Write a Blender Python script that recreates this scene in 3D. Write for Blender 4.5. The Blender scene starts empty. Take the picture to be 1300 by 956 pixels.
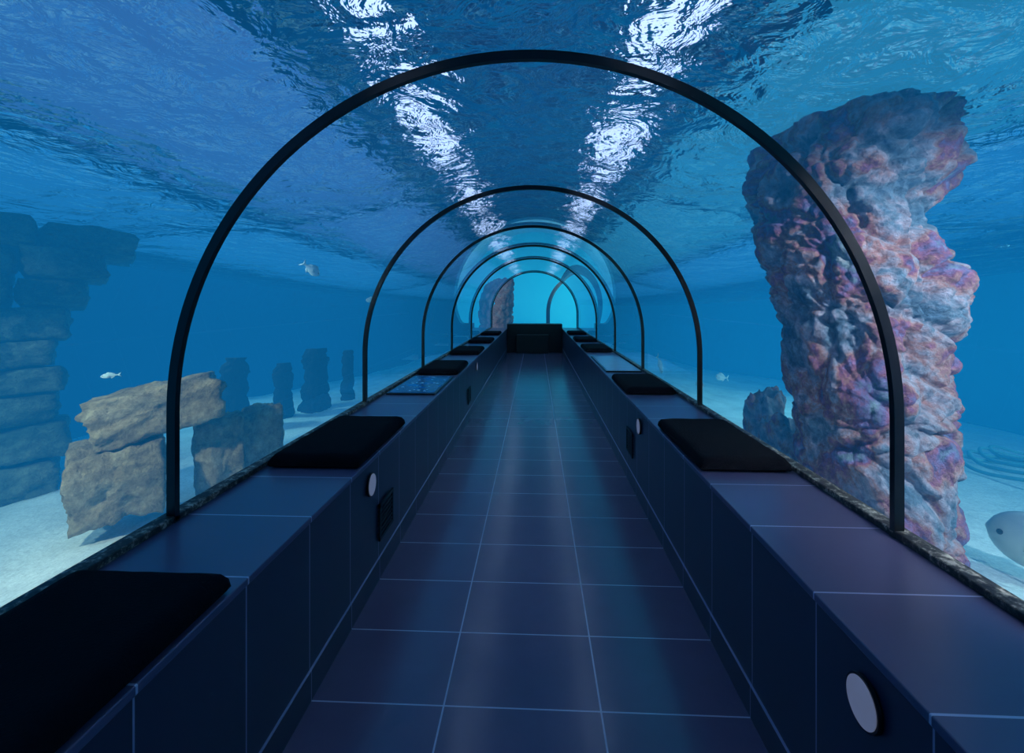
import bpy, bmesh, math, random
from mathutils import Vector, noise, Matrix
random.seed(4)
S = bpy.context.scene
S.view_settings.view_transform = 'Standard'
S.view_settings.look = 'None'

# ---------------------------------------------------------------- dimensions (m)
CX = -0.04          # tunnel centre line
R = 1.13            # vault radius
ZC = 0.944          # vault spring line
BT = 0.60           # bench top height
XI_L, XI_R = -0.73, 0.67
XO_L, XO_R = CX - R, CX + R
Y0, Y1 = -4.0, 13.2
ZS = 2.5            # water surface
SAND = 0.12

# ---------------------------------------------------------------- helpers
def link(o):
    S.collection.objects.link(o); return o

def mesh_obj(name, bm, mats, smooth=False, loc=(0, 0, 0)):
    me = bpy.data.meshes.new(name)
    bmesh.ops.recalc_face_normals(bm, faces=bm.faces)
    bm.to_mesh(me); bm.free()
    for m in (mats if isinstance(mats, (list, tuple)) else [mats]):
        me.materials.append(m)
    if smooth:
        for p in me.polygons: p.use_smooth = True
    o = bpy.data.objects.new(name, me); o.location = loc
    return link(o)

def box(bm, x0, x1, y0, y1, z0, z1, mi=0, bev=0.0):
    r = bmesh.ops.create_cube(bm, size=1)
    vs = r['verts']
    for v in vs:
        v.co = Vector(((x0 + x1) / 2 + v.co.x * (x1 - x0), (y0 + y1) / 2 + v.co.y * (y1 - y0), (z0 + z1) / 2 + v.co.z * (z1 - z0)))
    fs = set(f for v in vs for f in v.link_faces)
    for f in fs: f.material_index = mi
    if bev > 0:
        es = set(e for v in vs for e in v.link_edges)
        rr = bmesh.ops.bevel(bm, geom=list(es), offset=bev, segments=2, affect='EDGES', profile=0.5)
        for f in rr['faces']: f.material_index = mi
    return fs

class NT:
    def __init__(s, name):
        s.m = bpy.data.materials.new(name); s.m.use_nodes = True
        s.t = s.m.node_tree; s.t.nodes.clear()
        s.out = s.t.nodes.new('ShaderNodeOutputMaterial')
    def n(s, typ, **kw):
        nd = s.t.nodes.new(typ)
        for k, v in kw.items():
            if k in ('i',):
                for kk, vv in v.items():
                    if isinstance(vv, bpy.types.NodeSocket): s.t.links.new(vv, nd.inputs[kk])
                    else: nd.inputs[kk].default_value = vv
            else: setattr(nd, k, v)
        return nd
    def math(s, op, a, b=0.0, c=None):
        i = {0: a, 1: b}
        if c is not None: i[2] = c
        return s.n('ShaderNodeMath', operation=op, i=i).outputs[0]
    def mix(s, f, a, b, blend='MIX'):
        nd = s.n('ShaderNodeMix', data_type='RGBA', blend_type=blend)
        for k, v in ((0, f), (6, a), (7, b)):
            if isinstance(v, bpy.types.NodeSocket): s.t.links.new(v, nd.inputs[k])
            else: nd.inputs[k].default_value = v
        return nd.outputs[2]
    def coord(s, which='Object'):
        return s.n('ShaderNodeTexCoord').outputs[which]
    def noise(s, vec, scale, detail=4, rough=.55, dist=0.0):
        nd = s.n('ShaderNodeTexNoise', i={'Vector': vec, 'Scale': scale, 'Detail': detail, 'Roughness': rough, 'Distortion': dist})
        return nd.outputs[0]
    def ramp(s, fac, stops):
        nd = s.n('ShaderNodeValToRGB', i={0: fac})
        cr = nd.color_ramp
        while len(cr.elements) < len(stops): cr.elements.new(0.5)
        for e, (p, c) in zip(cr.elements, stops):
            e.position = p; e.color = c
        return nd.outputs[0]
    def surf(s, sock): s.t.links.new(sock, s.out.inputs['Surface'])
    def vol(s, sock): s.t.links.new(sock, s.out.inputs['Volume'])

def c4(r, g, b): return (r, g, b, 1)

def simple(name, col, rough=.5, metal=0.0, bumpscale=0, bumpstr=0.2, emis=None, es=0, var=.15, spec=.5):
    n = NT(name)
    co = n.coord()
    nz = n.noise(co, 12, 3)
    cc = n.mix(nz, tuple([x * (1 - var) for x in col]) + (1,), tuple([min(1, x * (1 + var)) for x in col]) + (1,))
    b = n.n('ShaderNodeBsdfPrincipled', i={'Base Color': cc, 'Roughness': rough, 'Metallic': metal, 'Specular IOR Level': spec})
    if emis:
        b.inputs['Emission Color'].default_value = emis + (1,); b.inputs['Emission Strength'].default_value = es
    if bumpscale:
        h = n.noise(co, bumpscale, 5)
        bp = n.n('ShaderNodeBump', i={'Height': h, 'Strength': bumpstr, 'Distance': .02})
        n.t.links.new(bp.outputs[0], b.inputs['Normal'])
    n.surf(b.outputs[0]); return n.m

def gridline(n, c, off, period, w):
    a = n.math('DIVIDE', n.math('SUBTRACT', c, off), period)
    f = n.math('FRACT', n.math('ADD', a, .5 + 100))
    d = n.math('MULTIPLY', n.math('ABSOLUTE', n.math('SUBTRACT', f, .5)), period)
    return n.math('LESS_THAN', d, w / 2)

def tile_mat(name, base, lines, rough, grout=c4(.55, .55, .7), w=.0055):
    n = NT(name)
    co = n.coord()
    xyz = n.n('ShaderNodeSeparateXYZ', i={0: co})
    m = None
    for ax, off, per in lines:
        l = gridline(n, xyz.outputs[ax], off, per, w)
        m = l if m is None else n.math('MAXIMUM', m, l)
    nz = n.noise(co, 5, 6, .65)
    cc = n.mix(nz, tuple(x * .85 for x in base) + (1,), tuple(x * 1.15 for x in base) + (1,))
    col = n.mix(m, cc, grout)
    rr = n.math('ADD', n.math('MULTIPLY', nz, .06), rough - .03)
    bp = n.n('ShaderNodeBump', i={'Height': n.math('MULTIPLY', m, -1.0), 'Strength': .2, 'Distance': .003})
    b = n.n('ShaderNodeBsdfPrincipled', i={'Base Color': col, 'Roughness': rr, 'Normal': bp.outputs[0], 'Specular IOR Level': .9})
    n.surf(b.outputs[0]); return n.m

# ---------------------------------------------------------------- materials
M_floor = tile_mat('floor_tile', (.14, .11, .19), [(0, .207, .503), (1, .17, .36)], .20)
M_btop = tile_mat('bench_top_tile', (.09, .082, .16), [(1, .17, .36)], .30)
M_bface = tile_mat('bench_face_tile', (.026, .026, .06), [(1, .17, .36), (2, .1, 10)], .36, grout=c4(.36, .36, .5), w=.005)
M_black = simple('black_rubber_metal', (.004, .005, .008), .32)
M_cush = simple('black_cushion_fabric', (.0035, .0035, .007), .95, bumpscale=160, bumpstr=.4, spec=.1)
M_white = simple('lamp_lens', (.42, .44, .55), .4, emis=(.55, .6, .85), es=.12)
M_vent = simple('vent_metal', (.01, .01, .014), .45)

def rock_mat(name, stops, scale=2.2, bump=.6, lo=.25):
    n = NT(name); co = n.coord()
    a = n.noise(co, scale, 7, .62, .4)
    col = n.ramp(a, stops)
    f = n.noise(co, scale * 7, 6, .7)
    col = n.mix(.75, col, n.ramp(f, [(.3, c4(lo, lo, lo)), (.7, c4(1.25, 1.25, 1.25))]), 'MULTIPLY')
    h = n.math('ADD', n.noise(co, scale * 3, 8, .65), n.math('MULTIPLY', n.noise(co, scale * 16, 6, .7), .4))
    bp = n.n('ShaderNodeBump', i={'Height': h, 'Strength': bump, 'Distance': .08})
    b = n.n('ShaderNodeBsdfPrincipled', i={'Base Color': col, 'Roughness': .85, 'Normal': bp.outputs[0], 'Specular IOR Level': .2})
    n.surf(b.outputs[0]); return n.m
M_rockR = rock_mat('rock_pink', [(.30, c4(.06, .15, .26)), (.40, c4(.19, .28, .38)), (.46, c4(.46, .41, .50)), (.515, c4(.50, .25, .23)), (.55, c4(.36, .13, .22)), (.60, c4(.25, .21, .42)), (.66, c4(.22, .33, .38)), (.74, c4(.56, .54, .57))], 3.0, .8)
M_rockL = rock_mat('rock_brown', [(.3, c4(.15, .11, .07)), (.5, c4(.46, .33, .19)), (.7, c4(.64, .50, .34))], 2.6, .8)
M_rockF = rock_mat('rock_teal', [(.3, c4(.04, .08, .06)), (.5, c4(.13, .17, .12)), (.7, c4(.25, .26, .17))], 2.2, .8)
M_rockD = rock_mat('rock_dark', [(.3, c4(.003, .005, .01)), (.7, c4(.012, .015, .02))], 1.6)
M_coral = rock_mat('coral_orange', [(.3, c4(.25, .08, .06)), (.5, c4(.45, .2, .16)), (.7, c4(.4, .33, .3))], 4)

n = NT('sand'); co = n.coord()
col = n.ramp(n.noise(co, 3, 6, .6), [(.3, c4(.58, .62, .62)), (.7, c4(.88, .9, .88))])
col = n.mix(.35, col, n.ramp(n.noise(co, 60, 4, .7), [(.35, c4(.4, .4, .42)), (.65, c4(1, 1, 1))]), 'MULTIPLY')
bp = n.n('ShaderNodeBump', i={'Height': n.noise(co, 18, 6, .6), 'Strength': .5, 'Distance': .03})
n.surf(n.n('ShaderNodeBsdfPrincipled', i={'Base Color': col, 'Roughness': .95, 'Normal': bp.outputs[0]}).outputs[0])
M_sand = n.m

def wall_mat(name, a, b):
    n = NT(name); co = n.coord()
    nz = n.noise(co, .5, 4, .5, .3)
    col = n.ramp(nz, [(.3, a), (.7, b)])
    n.surf(n.n('ShaderNodeBsdfPrincipled', i={'Base Color': col, 'Roughness': .8}).outputs[0]); return n.m
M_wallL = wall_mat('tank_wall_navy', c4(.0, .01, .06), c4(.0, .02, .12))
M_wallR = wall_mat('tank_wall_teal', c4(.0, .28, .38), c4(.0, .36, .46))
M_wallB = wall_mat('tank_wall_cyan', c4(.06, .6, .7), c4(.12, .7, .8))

# acrylic vault: boundary between tunnel air and water, refracts like the real thing
n = NT('clear_acrylic')
n.surf(n.n('ShaderNodeBsdfGlass', i={'Color': c4(.97, .985, 1), 'Roughness': .0, 'IOR': 1.34}).outputs[0])
M_glass = n.m

# water body; its emission stands in for scattered light and haze
n = NT('sea_water_glow_volume')
ab = n.n('ShaderNodeVolumeAbsorption', i={'Color': c4(.12, .48, .42), 'Density': .25}).outputs[0]
em = n.n('ShaderNodeEmission', i={'Color': c4(.010, .37, 1.0), 'Strength': .084}).outputs[0]
n.vol(n.n('ShaderNodeAddShader', i={0: ab, 1: em}).outputs[0])
M_vol = n.m

# water surface seen from below
n = NT('water_surface_ripples'); co = n.coord()
mp = n.n('ShaderNodeMapping', i={'Vector': co, 'Scale': (1.0, 1.3, 1)}).outputs[0]
h = n.math('ADD', n.noise(mp, 1.5, 3, .5, 1.0), n.math('MULTIPLY', n.noise(mp, 4.6, 4, .55, .8), .46))
h = n.math('ADD', h, n.math('MULTIPLY', n.noise(mp, 15, 2, .5), .08))
bp = n.n('ShaderNodeBump', i={'Height': h, 'Strength': 1.0, 'Distance': .30}).outputs[0]
rf = n.n('ShaderNodeBsdfRefraction', i={'Color': c4(.80, .92, 1), 'Roughness': .17, 'IOR': 1.33, 'Normal': bp}).outputs[0]
gl = n.n('ShaderNodeBsdfGlossy', i={'Color': c4(.7, .92, 1), 'Roughness': .08, 'Normal': bp}).outputs[0]
n.surf(n.n('ShaderNodeMixShader', i={0: .40, 1: rf, 2: gl}).outputs[0])
M_surf = n.m

def emis(name, col, st):
    n = NT(name)
    n.surf(n.n('ShaderNodeEmission', i={'Color': col, 'Strength': st}).outputs[0]); return n.m
M_lampW = emis('lamp_panel_white', c4(.66, .70, 1), 2.7)
M_fillC = emis('fill_panel_blue', c4(.06, .42, 1), .6)  # blue, violet and teal panels are added glow, no known fixtures
M_fillP = emis('fill_panel_violet', c4(.14, .38, 1), .5)
M_fillT = emis('fill_panel_teal', c4(.08, .60, 1), .52)
M_ceil = simple('hall_ceiling_paint', (.05, .24, .52), .8)

# ---------------------------------------------------------------- camera
cam = bpy.data.cameras.new('camera'); co_ = link(bpy.data.objects.new('camera', cam))
cam.sensor_width = 36; cam.lens = 640 / 1300 * 36
cam.shift_y = -96 / 1300
cam.clip_start = .02
co_.location = (0, 0, 1.303)
co_.rotation_euler = (math.radians(90), 0, math.radians(2.7))
S.camera = co_

# ---------------------------------------------------------------- floor and benches
bm = bmesh.new(); box(bm, XI_L - .02, XI_R + .02, Y0, Y1 + .02, -.08, 0); mesh_obj('floor', bm, M_floor)

def bench(name, xi, xo):
    sgn = 1 if xo > xi else -1
    bm = bmesh.new()
    a, b = sorted((xi + sgn * .006, xo))
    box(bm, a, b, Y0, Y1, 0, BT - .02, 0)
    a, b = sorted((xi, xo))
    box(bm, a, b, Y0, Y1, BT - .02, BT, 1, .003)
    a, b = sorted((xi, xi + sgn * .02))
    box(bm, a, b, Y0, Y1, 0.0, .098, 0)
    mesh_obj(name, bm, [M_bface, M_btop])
    bm = bmesh.new()
    a, b = sorted((xo - sgn * .03, xo + sgn * .035))
    box(bm, a, b, Y0, Y1, BT + .0005, BT + .022, 0, .004)
    return bm
n = NT('kerb_stone'); co = n.coord()
col = n.ramp(n.noise(co, 26, 6, .75), [(.45, c4(.006, .008, .012)), (.53, c4(.07, .065, .055)), (.62, c4(.45, .40, .33))])
n.surf(n.n('ShaderNodeBsdfPrincipled', i={'Base Color': col, 'Roughness': .6}).outputs[0]); M_kerb = n.m
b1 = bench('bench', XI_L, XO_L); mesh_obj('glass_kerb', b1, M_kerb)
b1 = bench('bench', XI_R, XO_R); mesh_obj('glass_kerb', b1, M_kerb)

# parapet at end of corridor
bm = bmesh.new()
box(bm, XI_L + .001, XI_R - .001, Y1 - .45, Y1, 0, .72, 0, .01)
box(bm, XI_L + .25, XI_R - .35, Y1 - .75, Y1 - .45, 0, .46, 0, .01)
mesh_obj('end_parapet', bm, M_black)

# cushions
def cushion(x0, x1, y0, y1):
    bm = bmesh.new()
    nx, ny = 14, 22
    def top(u, v):
        e = min(u, 1 - u, (v) * 1.8, (1 - v) * 1.8)
        k = min(1, e / .09)
        return .05 * (k * (2 - k)) ** .5
    grid = {}
    for s in (0, 1):
        for i in range(nx + 1):
            for j in range(ny + 1):
                u = i / nx; v = j / ny
                u = .5 - .5 * math.cos(math.pi * u) * 1.0; v = .5 - .5 * math.cos(math.pi * v)
                px, py = (u - .5) * 2, (v - .5) * 2
                z = top(u, v)
                wob = .003 * noise.noise(Vector((x0 + u * 7, y0 * 3 + v * 9, s)))
                X = x0 + (x1 - x0) * u; Y = y0 + (y1 - y0) * v
                c = .03
                dx = max(0, abs(px) - (1 - c * 3)) ; dy = max(0, abs(py) - (1 - c * 2))
                sh = dx * dy * 1.4
                X -= math.copysign(sh, px) * (x1 - x0) * .5; Y -= math.copysign(sh, py) * (y1 - y0) * .5
                zz = BT + .001 + (.012 + z * .9 + wob if s else .012 - z * .22)
                grid[s, i, j] = bm.verts.new((X, Y, zz))
    for s in (0, 1):
        for i in range(nx):
            for j in range(ny):
                bm.faces.new([grid[s, i, j], grid[s, i + 1, j], grid[s, i + 1, j + 1], grid[s, i, j + 1]])
    for i in range(nx):
        for j in (0, ny): bm.faces.new([grid[0, i, j], grid[0, i + 1, j], grid[1, i + 1, j], grid[1, i, j]])
    for j in range(ny):
        for i in (0, nx): bm.faces.new([grid[0, i, j], grid[0, i, j + 1], grid[1, i, j + 1], grid[1, i, j]])
    mesh_obj('seat_cushion', bm, M_cush, True)
for y0, y1 in ((.42, 1.19), (2.06, 2.82), (4.72, 5.5), (6.5, 7.25), (8.3, 9.0), (10.2, 10.9)):
    cushion(XO_L + .045, XI_L - .005, y0, y1)
for y0, y1 in ((2.1, 2.84), (3.8, 4.55), (6.9, 7.7), (8.6, 9.3), (10.4, 11.1)):
    cushion(XI_R + .005, XO_R - .045, y0, y1)

# info panels
n = NT('info_panel_print'); co = n.coord()
xyz = n.n('ShaderNodeSeparateXYZ', i={0: co})
def cells(ax, per, duty):
    f = n.math('FRACT', n.math('DIVIDE', n.math('ADD', xyz.outputs[ax], 20.0), per))
    return n.math('LESS_THAN', f, duty)
vo = n.math('LESS_THAN', n.n('ShaderNodeTexVoronoi', i={'Vector': co, 'Scale': 22}).outputs[0], .3)
rowm = n.math('MULTIPLY', cells(1, .17, .45), cells(0, .11, .8))
txt = n.math('MULTIPLY', rowm, vo)
c = n.mix(txt, n.ramp(n.noise(co, 4), [(.3, c4(.0, .04, .16)), (.7, c4(.0, .16, .45))]), c4(.7, .8, .9))
n.surf(n.n('ShaderNodeBsdfPrincipled', i={'Base Color': c, 'Roughness': .25}).outputs[0]); M_panel = n.m
M_panelG = simple('info_panel_grey', (.35, .38, .48), .22)
def panel(x0, x1, y0, y1, m):
    bm = bmesh.new()
    box(bm, x0, x1, y0, y1, BT + .001, BT + .014, 0, .003)
    box(bm, x0 + .015, x1 - .015, y0 + .015, y1 - .015, BT + .0145, BT + .017, 1)
    mesh_obj('information_panel', bm, [M_black, m])
panel(XO_L + .05, XI_L - .02, 3.72, 4.58, M_panel)
panel(XI_R + .02, XO_R - .05, 5.0, 6.35, M_panelG)

# bench face lamps and vents
def face_lamp(x, s, y, z):
    bm = bmesh.new()
    Mx = Matrix.Translation((x + s * .003, y, z)) @ Matrix.Rotation(math.pi / 2, 4, 'Y')
    bmesh.ops.create_cone(bm, cap_ends=True, segments=40, radius1=.052, radius2=.052, depth=.008, matrix=Mx)
    for f in bm.faces: f.material_index = 1
    Mx = Matrix.Translation((x + s * .006, y, z)) @ Matrix.Rotation(math.pi / 2, 4, 'Y')
    r = bmesh.ops.create_cone(bm, cap_ends=True, segments=40, radius1=.047, radius2=.047, depth=.006, matrix=Mx)
    for v in r['verts']:
        for f in v.link_faces: f.material_index = 0
    mesh_obj('bench_step_light', bm, [M_white, M_vent])
for y in (2.2, 6.2): face_lamp(XI_L, 1, y, .49)
for y, z in ((1.06, .485), (3.3, .49)): face_lamp(XI_R, -1, y, z)
def vent(x, s, y, z):
    bm = bmesh.new()
    a, b = sorted((x, x + s * .008))
    w, hh = .11, .085
    box(bm, a, b, y - w, y + w, z + hh - .015, z + hh); box(bm, a, b, y - w, y + w, z - hh, z - hh + .015)
    box(bm, a, b, y - w, y - w + .015, z - hh, z + hh); box(bm, a, b, y + w - .015, y + w, z - hh, z + hh)
    a, b = sorted((x - s * .004, x + s * .005))
    for k in range(7):
        zz = z - hh + .022 + k * .021
        box(bm, a, b, y - w + .01, y + w - .01, zz, zz + .009)
    mesh_obj('vent_grille', bm, M_vent)
vent(XI_L, 1, 2.42, .27); vent(XI_L, 1, 5.5, .27); vent(XI_R, -1, 3.62, .3)

# ---------------------------------------------------------------- vault and arches
def profile(r, zb, seg=64):
    pts = [(CX - r, zb)]
    for i in range(seg + 1):
        a = math.pi - math.pi * i / seg
        pts.append((CX + r * math.cos(a), ZC + r * math.sin(a)))
    pts.append((CX + r, zb)); return pts
me = bpy.data.meshes.new('window_vault')
pr = profile(R, BT + .022, 160)
vs = [(x, y, z) for y in (Y0, Y1) for x, z in pr]; N = len(pr)
# normals face into the tunnel (air side)
me.from_pydata(vs, [], [(i, i + 1, N + i + 1, N + i) for i in range(N - 1)])
me.materials.append(M_glass)
for p in me.polygons: p.use_smooth = True
me.update()
if me.polygons[N // 2].normal.z > 0: me.flip_normals()
link(bpy.data.objects.new('window_vault', me))

def arch(y, w=.028, d=.022, rot=0, cx=None, ro=R - .002):
    bm = bmesh.new()
    po = profile(ro, BT, 72); pi_ = profile(ro - w, BT, 72)
    V = []
    for (xo, zo), (xi, zi) in zip(po, pi_):
        V.append([bm.verts.new((xo - CX, -d / 2, zo)), bm.verts.new((xo - CX, d / 2, zo)), bm.verts.new((xi - CX, d / 2, zi)), bm.verts.new((xi - CX, -d / 2, zi))])
    for a, b in zip(V, V[1:]):
        for q in range(4):
            bm.faces.new([a[q], b[q], b[(q + 1) % 4], a[(q + 1) % 4]])
    bm.faces.new(V[0]); bm.faces.new(V[-1])
    o = mesh_obj('arch_rib', bm, M_black, False, (CX if cx is None else cx, y, 0))
    o.rotation_euler[2] = rot
    return o
for k, y in enumerate((1.553, 3.36, 5.12, 6.9, 9.0)):
    arch(y)
arch(Y1)
arch(14.2, rot=math.radians(-35), cx=1.25, w=.08, d=.08)

# ---------------------------------------------------------------- tank water, surface, seabed, walls
XW = 7.0; XL = 6.0; YE = 20.0
bm = bmesh.new()
pr = profile(R + .012, -.05, 48)
cs = [(-XL, -.05), (-XL, ZS), (XW, ZS), (XW, -.05)] + pr[::-1]
f0 = [bm.verts.new((x, Y0, z)) for x, z in cs]; f1 = [bm.verts.new((x, Y1 + .06, z)) for x, z in cs]
bm.faces.new(f0); bm.faces.new(f1[::-1])
for i in range(len(cs)):
    j = (i + 1) % len(cs); bm.faces.new([f0[i], f0[j], f1[j], f1[i]])
bmesh.ops.triangulate(bm, faces=[f for f in bm.faces if len(f.verts) > 4])
box(bm, -XL, XW, Y1 + .062, YE, -.05, ZS)
mesh_obj('tank_water', bm, M_vol)

me = bpy.data.meshes.new('water_surface')
me.from_pydata([(-XL, Y0, ZS + .004), (XW, Y0, ZS + .004), (XW, YE, ZS + .004), (-XL, YE, ZS + .004)], [], [(3, 2, 1, 0)])
me.materials.append(M_surf); link(bpy.data.objects.new('water_surface', me))

def seabed(name, x0, x1, y0, y1):
    bm = bmesh.new(); nx = int((x1 - x0) / .12); ny = int((y1 - y0) / .12)
    g = [[bm.verts.new((x0 + (x1 - x0) * i / nx, y0 + (y1 - y0) * j / ny, 0)) for j in range(ny + 1)] for i in range(nx + 1)]
    for r in g:
        for v in r:
            v.co.z = SAND + .05 * noise.noise(v.co * .8) + .02 * noise.noise(v.co * 3)
    for i in range(nx):
        for j in range(ny): bm.faces.new([g[i][j], g[i + 1][j], g[i + 1][j + 1], g[i][j + 1]])
    mesh_obj(name, bm, M_sand, True)
seabed('sandy_seabed', -XL, XO_L, Y0, Y1); seabed('sandy_seabed', XO_R, XW, Y0, Y1); seabed('sandy_seabed', -XL, XW, Y1, YE)

H = 3.7
def wall(name, x0, x1, y0, y1, z0, z1, m):
    bm = bmesh.new(); box(bm, x0, x1, y0, y1, z0, z1); mesh_obj(name, bm, m)
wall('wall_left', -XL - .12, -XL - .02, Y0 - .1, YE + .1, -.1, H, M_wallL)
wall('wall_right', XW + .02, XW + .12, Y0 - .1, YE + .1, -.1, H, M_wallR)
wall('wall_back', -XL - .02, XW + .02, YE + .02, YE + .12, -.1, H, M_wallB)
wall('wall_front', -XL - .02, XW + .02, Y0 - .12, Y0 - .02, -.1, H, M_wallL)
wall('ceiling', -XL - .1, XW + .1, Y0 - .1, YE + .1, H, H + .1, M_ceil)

def glow_panel(x, y, w, l, m):
    bm = bmesh.new()
    box(bm, x - w / 2 - .02, x + w / 2 + .02, y - l / 2 - .02, y + l / 2 + .02, 3.26, 3.33, 1)
    box(bm, x - w / 2, x + w / 2, y - l / 2, y + l / 2, 3.24, 3.259, 0)
    mesh_obj('overhead_glow_panel', bm, [m, M_black])
y = -2.5
while y < 18:
    glow_panel(-.86, y, .20, 1.0, M_lampW); glow_panel(.76, y + .3, .20, 1.0, M_lampW)
    y += 1.4
for y in (-2, 2, 6, 10, 14, 18):  # added fill rows that brighten and tint the ripples from above
    for x in (-4.6, 4.3): glow_panel(x, y, 2.0, 3.7, M_fillC)
    glow_panel(-2.35, y, 1.7, 3.8, M_fillP)
    glow_panel(2.2, y, 1.7, 3.8, M_fillT)

# ---------------------------------------------------------------- rocks
def fbm(p, o=5):
    return noise.fractal(p, 1.0, 2.1, o)
def rock_into(bm, loc, size, seed, rot=0, sub=5, blocky=.5, amp=.16, tilt=0):
    vs = bmesh.ops.create_icosphere(bm, subdivisions=sub, radius=1)['verts']
    off = Vector((seed * 7.3, seed * 3.1, seed * 1.7))
    Rm = Matrix.Rotation(rot, 3, 'Z') @ Matrix.Rotation(tilt, 3, 'Y')
    for v in vs:
        p = v.co.copy()
        m = max(abs(p.x), abs(p.y), abs(p.z))
        q = p.lerp(p / m * .82, blocky)
        q *= 1 + amp * fbm(p * 1.3 + off) + amp * .4 * fbm(p * 4 + off)
        v.co = Rm @ Vector((q.x * size[0], q.y * size[1], q.z * size[2])) + Vector(loc)
def boulder(name, loc, size, mat, seed, **k):
    bm = bmesh.new(); rock_into(bm, (0, 0, 0), size, seed, **k)
    return mesh_obj(name, bm, mat, True, loc)

def column(name, prof, mat, yc, depth, seed, amp=.13, nseg=150, nz=190, cell=2.1, fine=.35):
    """prof rows: (z, x centre, half width[, y offset])"""
    bm = bmesh.new(); off = Vector((seed, seed * 2.3, 0))
    prof = sorted([tuple(p) + (0,) * (4 - len(p)) for p in prof])
    z0, z1 = prof[0][0], prof[-1][0]
    def interp(z):
        for a, b in zip(prof, prof[1:]):
            if a[0] <= z <= b[0]:
                t = (z - a[0]) / (b[0] - a[0]); t = t * t * (3 - 2 * t)
                return [a[q] + (b[q] - a[q]) * t for q in (1, 2, 3)]
        return prof[-1][1:4]
    rows = []
    for k in range(nz + 1):
        z = z0 + (z1 - z0) * k / nz; c, h, yo = interp(z)
        r = []
        for i in range(nseg):
            a = 2 * math.pi * i / nseg
            ca, sa = math.cos(a), math.sin(a)
            sq = 1 / (abs(ca) ** 2.3 + abs(sa) ** 2.3) ** (1 / 2.3)
            p = Vector((ca * h, sa * h, z))
            wv = p + Vector((fbm(p * 1.7), fbm(p * 1.7 + Vector((5, 5, 5))), fbm(p * 1.2))) * .12
            vor = noise.voronoi(wv * cell + off)[0]
            ridge = min(.35, (vor[1] - vor[0])) / .35
            vo2 = noise.voronoi(wv * cell * 2.6 + off)[0]
            r2 = min(.3, (vo2[1] - vo2[0])) / .3
            d = 1 - amp * .8 * (1 - ridge) ** 2 - amp * .3 * (1 - r2) ** 2 + amp * .5 * fbm(p * 2 + off) + amp * fine * fbm(p * 7 + off)
            r.append(bm.verts.new((c + ca * sq * h * d, yc + yo + sa * sq * h * depth * d, min(z + .05 * noise.noise(p * 2), ZS - .005))))
        rows.append(r)
    for k in range(nz):
        for i in range(nseg):
            j = (i + 1) % nseg
            bm.faces.new([rows[k][i], rows[k][j], rows[k + 1][j], rows[k + 1][i]])
    bm.faces.new(rows[-1]); bm.faces.new(rows[0][::-1])
    return mesh_obj(name, bm, mat, True)
pc = [(2.49, -.03, .46), (2.22, -.08, .49), (1.97, -.13, .41), (1.80, -.11, .44), (1.55, -.07, .47), (1.32, -.06, .44), (1.13, -.06, .41), (.94, -.06, .42), (.64, -.02, .39), (.40, .01, .38), (.0, .02, .39)]
column('rock_pillar', [(z, 1.95 + .64 * o, h, -.77 * o) for z, o, h in pc], M_rockR, 2.40, 1.0, 3, amp=.17, nseg=280, nz=380, cell=3.0, fine=.38)  # tall rock pillar beside the vault
boulder('rock', (2.10, 3.38, .42), (.21, .20, .34), M_rockR, 9, rot=.3, amp=.3)
boulder('rock', (2.02, 3.08, .32), (.24, .20, .30), M_rockR, 10, rot=.3, amp=.3)
# left boulders
boulder('rock_slab', (-2.93, 2.79, .74), (.39, .30, .19), M_rockL, 2, rot=.94, blocky=.85, tilt=-.14, amp=.2)
boulder('rock', (-2.95, 2.56, .36), (.25, .25, .23), M_rockL, 5, rot=.9, blocky=.85, amp=.2)
boulder('rock', (-2.785, 3.09, .33), (.18, .2, .29), M_rockL, 6, rot=.9, blocky=.8, amp=.2)
boulder('rock', (-2.75, 3.44, .33), (.18, .2, .28), M_rockL, 7, rot=.9, blocky=.7, amp=.2)
# far left stacked stone wall with overhang
bm = bmesh.new(); z = .1; kk = 60
du = Vector((.53, .85, 0)); dn = Vector((-.85, .53, 0)); C0 = Vector((-4.05, 3.0, 0))
while z < 2.36:
    hh = random.uniform(.22, .30)
    hh = min(hh, 2.46 - z)
    u = (0 if z < 1.3 else (z - 1.3) * .45) + random.uniform(-.04, .04)
    while u > -2.0:
        wd = random.uniform(.32, .6)
        p = C0 + du * (u - wd / 2) + dn * random.uniform(.28, .4) + Vector((0, 0, z + hh / 2))
        rock_into(bm, p, (wd / 2 * 1.14, .42, hh / 2 * 1.16), kk, rot=1.013, sub=4, blocky=.85, amp=.14, tilt=random.uniform(-.05, .05))
        u -= wd; kk += 1
    z += hh
mesh_obj('stacked_stone_wall', bm, M_rockF, True)
# dark stumps
for (x, y, w, hh, s) in ((-4.31, 4.45, .13, .98, 41), (-4.22, 4.95, .11, .78, 42), (-4.14, 5.36, .17, .95, 43), (-4.09, 5.90, .10, .80, 44)):
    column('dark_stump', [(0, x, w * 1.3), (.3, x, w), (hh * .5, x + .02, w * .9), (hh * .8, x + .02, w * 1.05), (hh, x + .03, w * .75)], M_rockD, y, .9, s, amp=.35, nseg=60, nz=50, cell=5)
column('coral_outcrop', [(0, -1.1, .4), (.8, -1.0, .36), (1.4, -.9, .26), (1.8, -.8, .18), (1.95, -.75, .1)], M_coral, 14.8, .9, 51, nseg=60, nz=60, amp=.3, cell=4)

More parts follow.
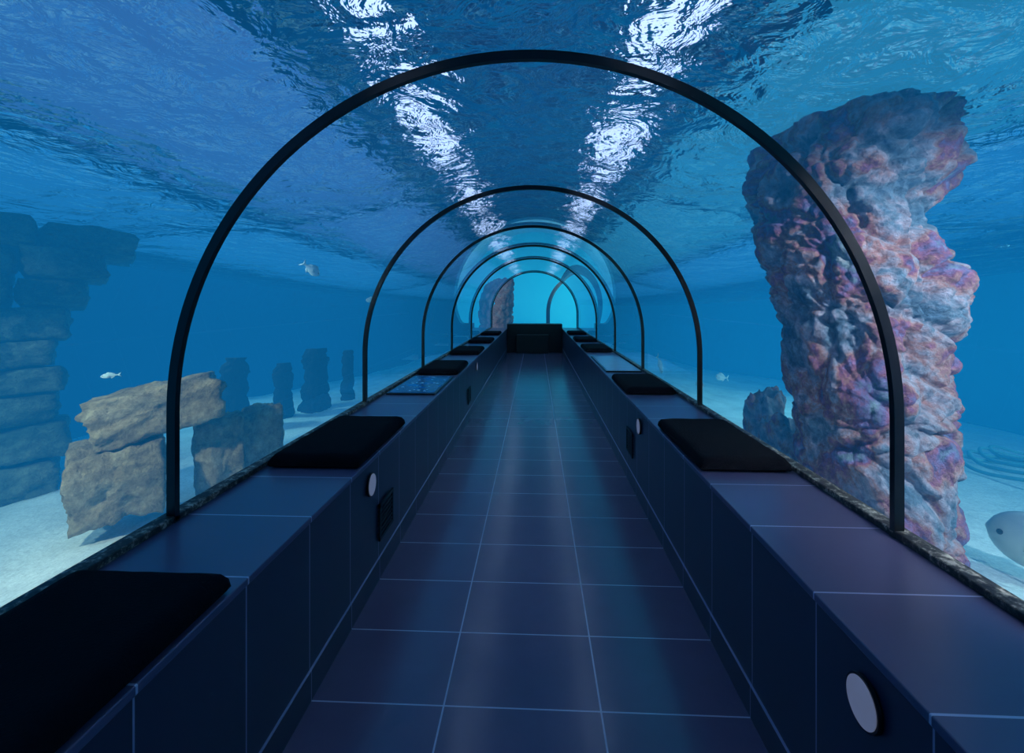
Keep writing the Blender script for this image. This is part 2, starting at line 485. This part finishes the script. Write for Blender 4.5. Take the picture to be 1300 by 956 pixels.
# ---------------------------------------------------------------- fish
def fish_mat(name, back, belly):
    n = NT(name); co = n.coord()
    z = n.n('ShaderNodeSeparateXYZ', i={0: co}).outputs[2]
    f = n.math('ADD', n.math('MULTIPLY', z, 6), .5)
    c = n.mix(n.n('ShaderNodeClamp', i={0: f}).outputs[0], belly, back)
    n.surf(n.n('ShaderNodeBsdfPrincipled', i={'Base Color': c, 'Roughness': .35}).outputs[0]); return n.m
M_fish = fish_mat('fish_silver', c4(.5, .7, .75), c4(.95, 1, .95))
M_fish2 = fish_mat('fish_grey', c4(.20, .26, .30), c4(.5, .52, .45))
M_eye = simple('fish_eye', (.003, .003, .003), .15)
def fish(loc, L, yaw, pitch=0, roll=0, tall=.42, thick=.16, mat=M_fish, name='fish'):
    bm = bmesh.new(); ns, nr = 22, 16; rows = []
    for k in range(ns + 1):
        t = k / ns
        h = tall / 2 * (math.sin(math.pi * min(1, t ** .75)) ** .8 * (1 - .25 * t) if t < 1 else 0)
        h = max(h, .018 + .03 * t)
        if k == 0: h = .008
        w = h * thick / tall * (1 if t < .6 else 1 - (t - .6) * 1.6)
        rows.append([bm.verts.new(((t - .45) * .8 * L, math.cos(2 * math.pi * i / nr) * w * L, (math.sin(2 * math.pi * i / nr) * h) * L)) for i in range(nr)])
    for k in range(ns):
        for i in range(nr):
            j = (i + 1) % nr; bm.faces.new([rows[k][i], rows[k][j], rows[k + 1][j], rows[k + 1][i]])
    bm.faces.new(rows[0]); bm.faces.new(rows[-1])
    def fin(pts, th=.006):
        a = [bm.verts.new((p[0] * L, (p[2] if len(p) > 2 else 0) * L + th * L, p[1] * L)) for p in pts]
        b = [bm.verts.new((p[0] * L, (p[2] if len(p) > 2 else 0) * L - th * L, p[1] * L)) for p in pts]
        bm.faces.new(a); bm.faces.new(b[::-1])
        for i in range(len(pts)):
            j = (i + 1) % len(pts); bm.faces.new([a[i], b[i], b[j], a[j]])
    fin([(.42, .03), (.60, .19), (.56, .06), (.53, 0), (.56, -.06), (.60, -.19), (.42, -.03)])
    t2 = tall / 2
    fin([(-.12, t2 * .86), (-.05, t2 * 1.3), (.12, t2 * 1.15), (.30, t2 * .62), (.32, t2 * .3), (.1, t2 * .7)])
    fin([(.08, -t2 * .7), (.14, -t2 * 1.2), (.28, -t2 * .7), (.30, -t2 * .3)])
    fin([(-.12, -.02, thick / 2), (.04, .03, thick / 2 + .07), (.06, -.07, thick / 2 + .08), (-.08, -.08, thick / 2)])
    fin([(-.12, -.02, -thick / 2), (.04, .03, -thick / 2 - .07), (.06, -.07, -thick / 2 - .08), (-.08, -.08, -thick / 2)])
    for s in (1, -1):
        r = bmesh.ops.create_uvsphere(bm, u_segments=10, v_segments=8, radius=.022 * L, matrix=Matrix.Translation((-.27 * L, s * thick * .34 * L, .04 * L)))
        for v in r['verts']:
            for f in v.link_faces: f.material_index = 1
    o = mesh_obj(name, bm, [mat, M_eye], True, loc)
    o.rotation_euler = (roll, pitch, yaw)
fish((-2.10, 3.36, 1.80), .22, 4.1, -.7, 0)
fish((-2.17, 4.42, 1.55), .18, 1.0, .1)
fish((-3.3, 2.75, 1.0), .10, 1.0)
fish((1.91, 5.33, .62), .24, 2.2, -.9)
fish((3.2, 5.1, .55), .18, -.8)
fish((2.0, 4.3, .6), .14, 2.2)
fish((2.80, 2.18, .29), .55, -1.0, .1, .3, tall=.5, thick=.3, mat=M_fish2)

# hose on seabed
cu = bpy.data.curves.new('air_hose', 'CURVE'); cu.dimensions = '3D'; cu.bevel_depth = .012; cu.resolution_u = 6
sp = cu.splines.new('NURBS'); pts = []
for k in range(60):
    a = k * .42
    pts.append((4.6 + .35 * math.cos(a) + .012 * k, 3.3 + .5 * math.sin(a) + .004 * k, SAND + .06 + .03 * math.sin(k * 1.7) + .0006 * k, 1))
sp.points.add(len(pts) - 1)
for p, q in zip(sp.points, pts): p.co = q
cu.materials.append(simple('hose_rubber', (.15, .4, .45), .5)); link(bpy.data.objects.new('air_hose', cu))

# ---------------------------------------------------------------- lights
def spot(name, loc, tgt, e, col, size=70, rad=.08):  # added fill spots without fixtures, brighten rocks, sand, fish and far end
    l = bpy.data.lights.new(name, 'SPOT'); l.energy = e; l.color = col; l.spot_size = math.radians(size); l.spot_blend = .8; l.shadow_soft_size = rad
    o = link(bpy.data.objects.new(name, l)); o.location = loc
    o.rotation_euler = (Vector(tgt) - Vector(loc)).to_track_quat('-Z', 'Y').to_euler()
spot('added_fill_spot', (1.9, .2, 2.3), (1.9, 2.4, .7), 470, (.96, .88, 1), 80)
spot('added_fill_spot', (-2.5, .6, 2.3), (-2.9, 2.9, .5), 400, (1, .86, .68), 66)
spot('added_fill_spot', (4.5, .2, 2.4), (3.6, 3.2, 0), 520, (.75, .95, 1), 110)
spot('added_fill_spot', (-4.8, 0.6, 2.4), (-3.6, 2.4, .1), 260, (.8, .95, 1), 90)
spot('added_fill_spot', (-3.2, 1.7, 2.3), (-2.1, 3.6, 1.8), 160, (.8, .95, 1), 60)
spot('added_fill_spot', (-5.5, 4.0, 2.4), (-3.5, 6, .2), 240, (.6, .95, 1), 100)
spot('added_fill_spot', (5.5, 4.0, 2.4), (2.5, 8, .2), 500, (.6, .95, 1), 110)
spot('added_fill_spot', (-3.5, 12.5, 2.4), (-1, 15, .8), 300, (.9, .9, .9), 110)
spot('added_fill_spot', (3.5, 15, 2.4), (.5, 20, 1.2), 2200, (.7, .95, 1), 130)

w = bpy.data.worlds.new('world'); S.world = w; w.use_nodes = True
w.node_tree.nodes['Background'].inputs[0].default_value = (.02, .08, .2, 1)
w.node_tree.nodes['Background'].inputs[1].default_value = .3
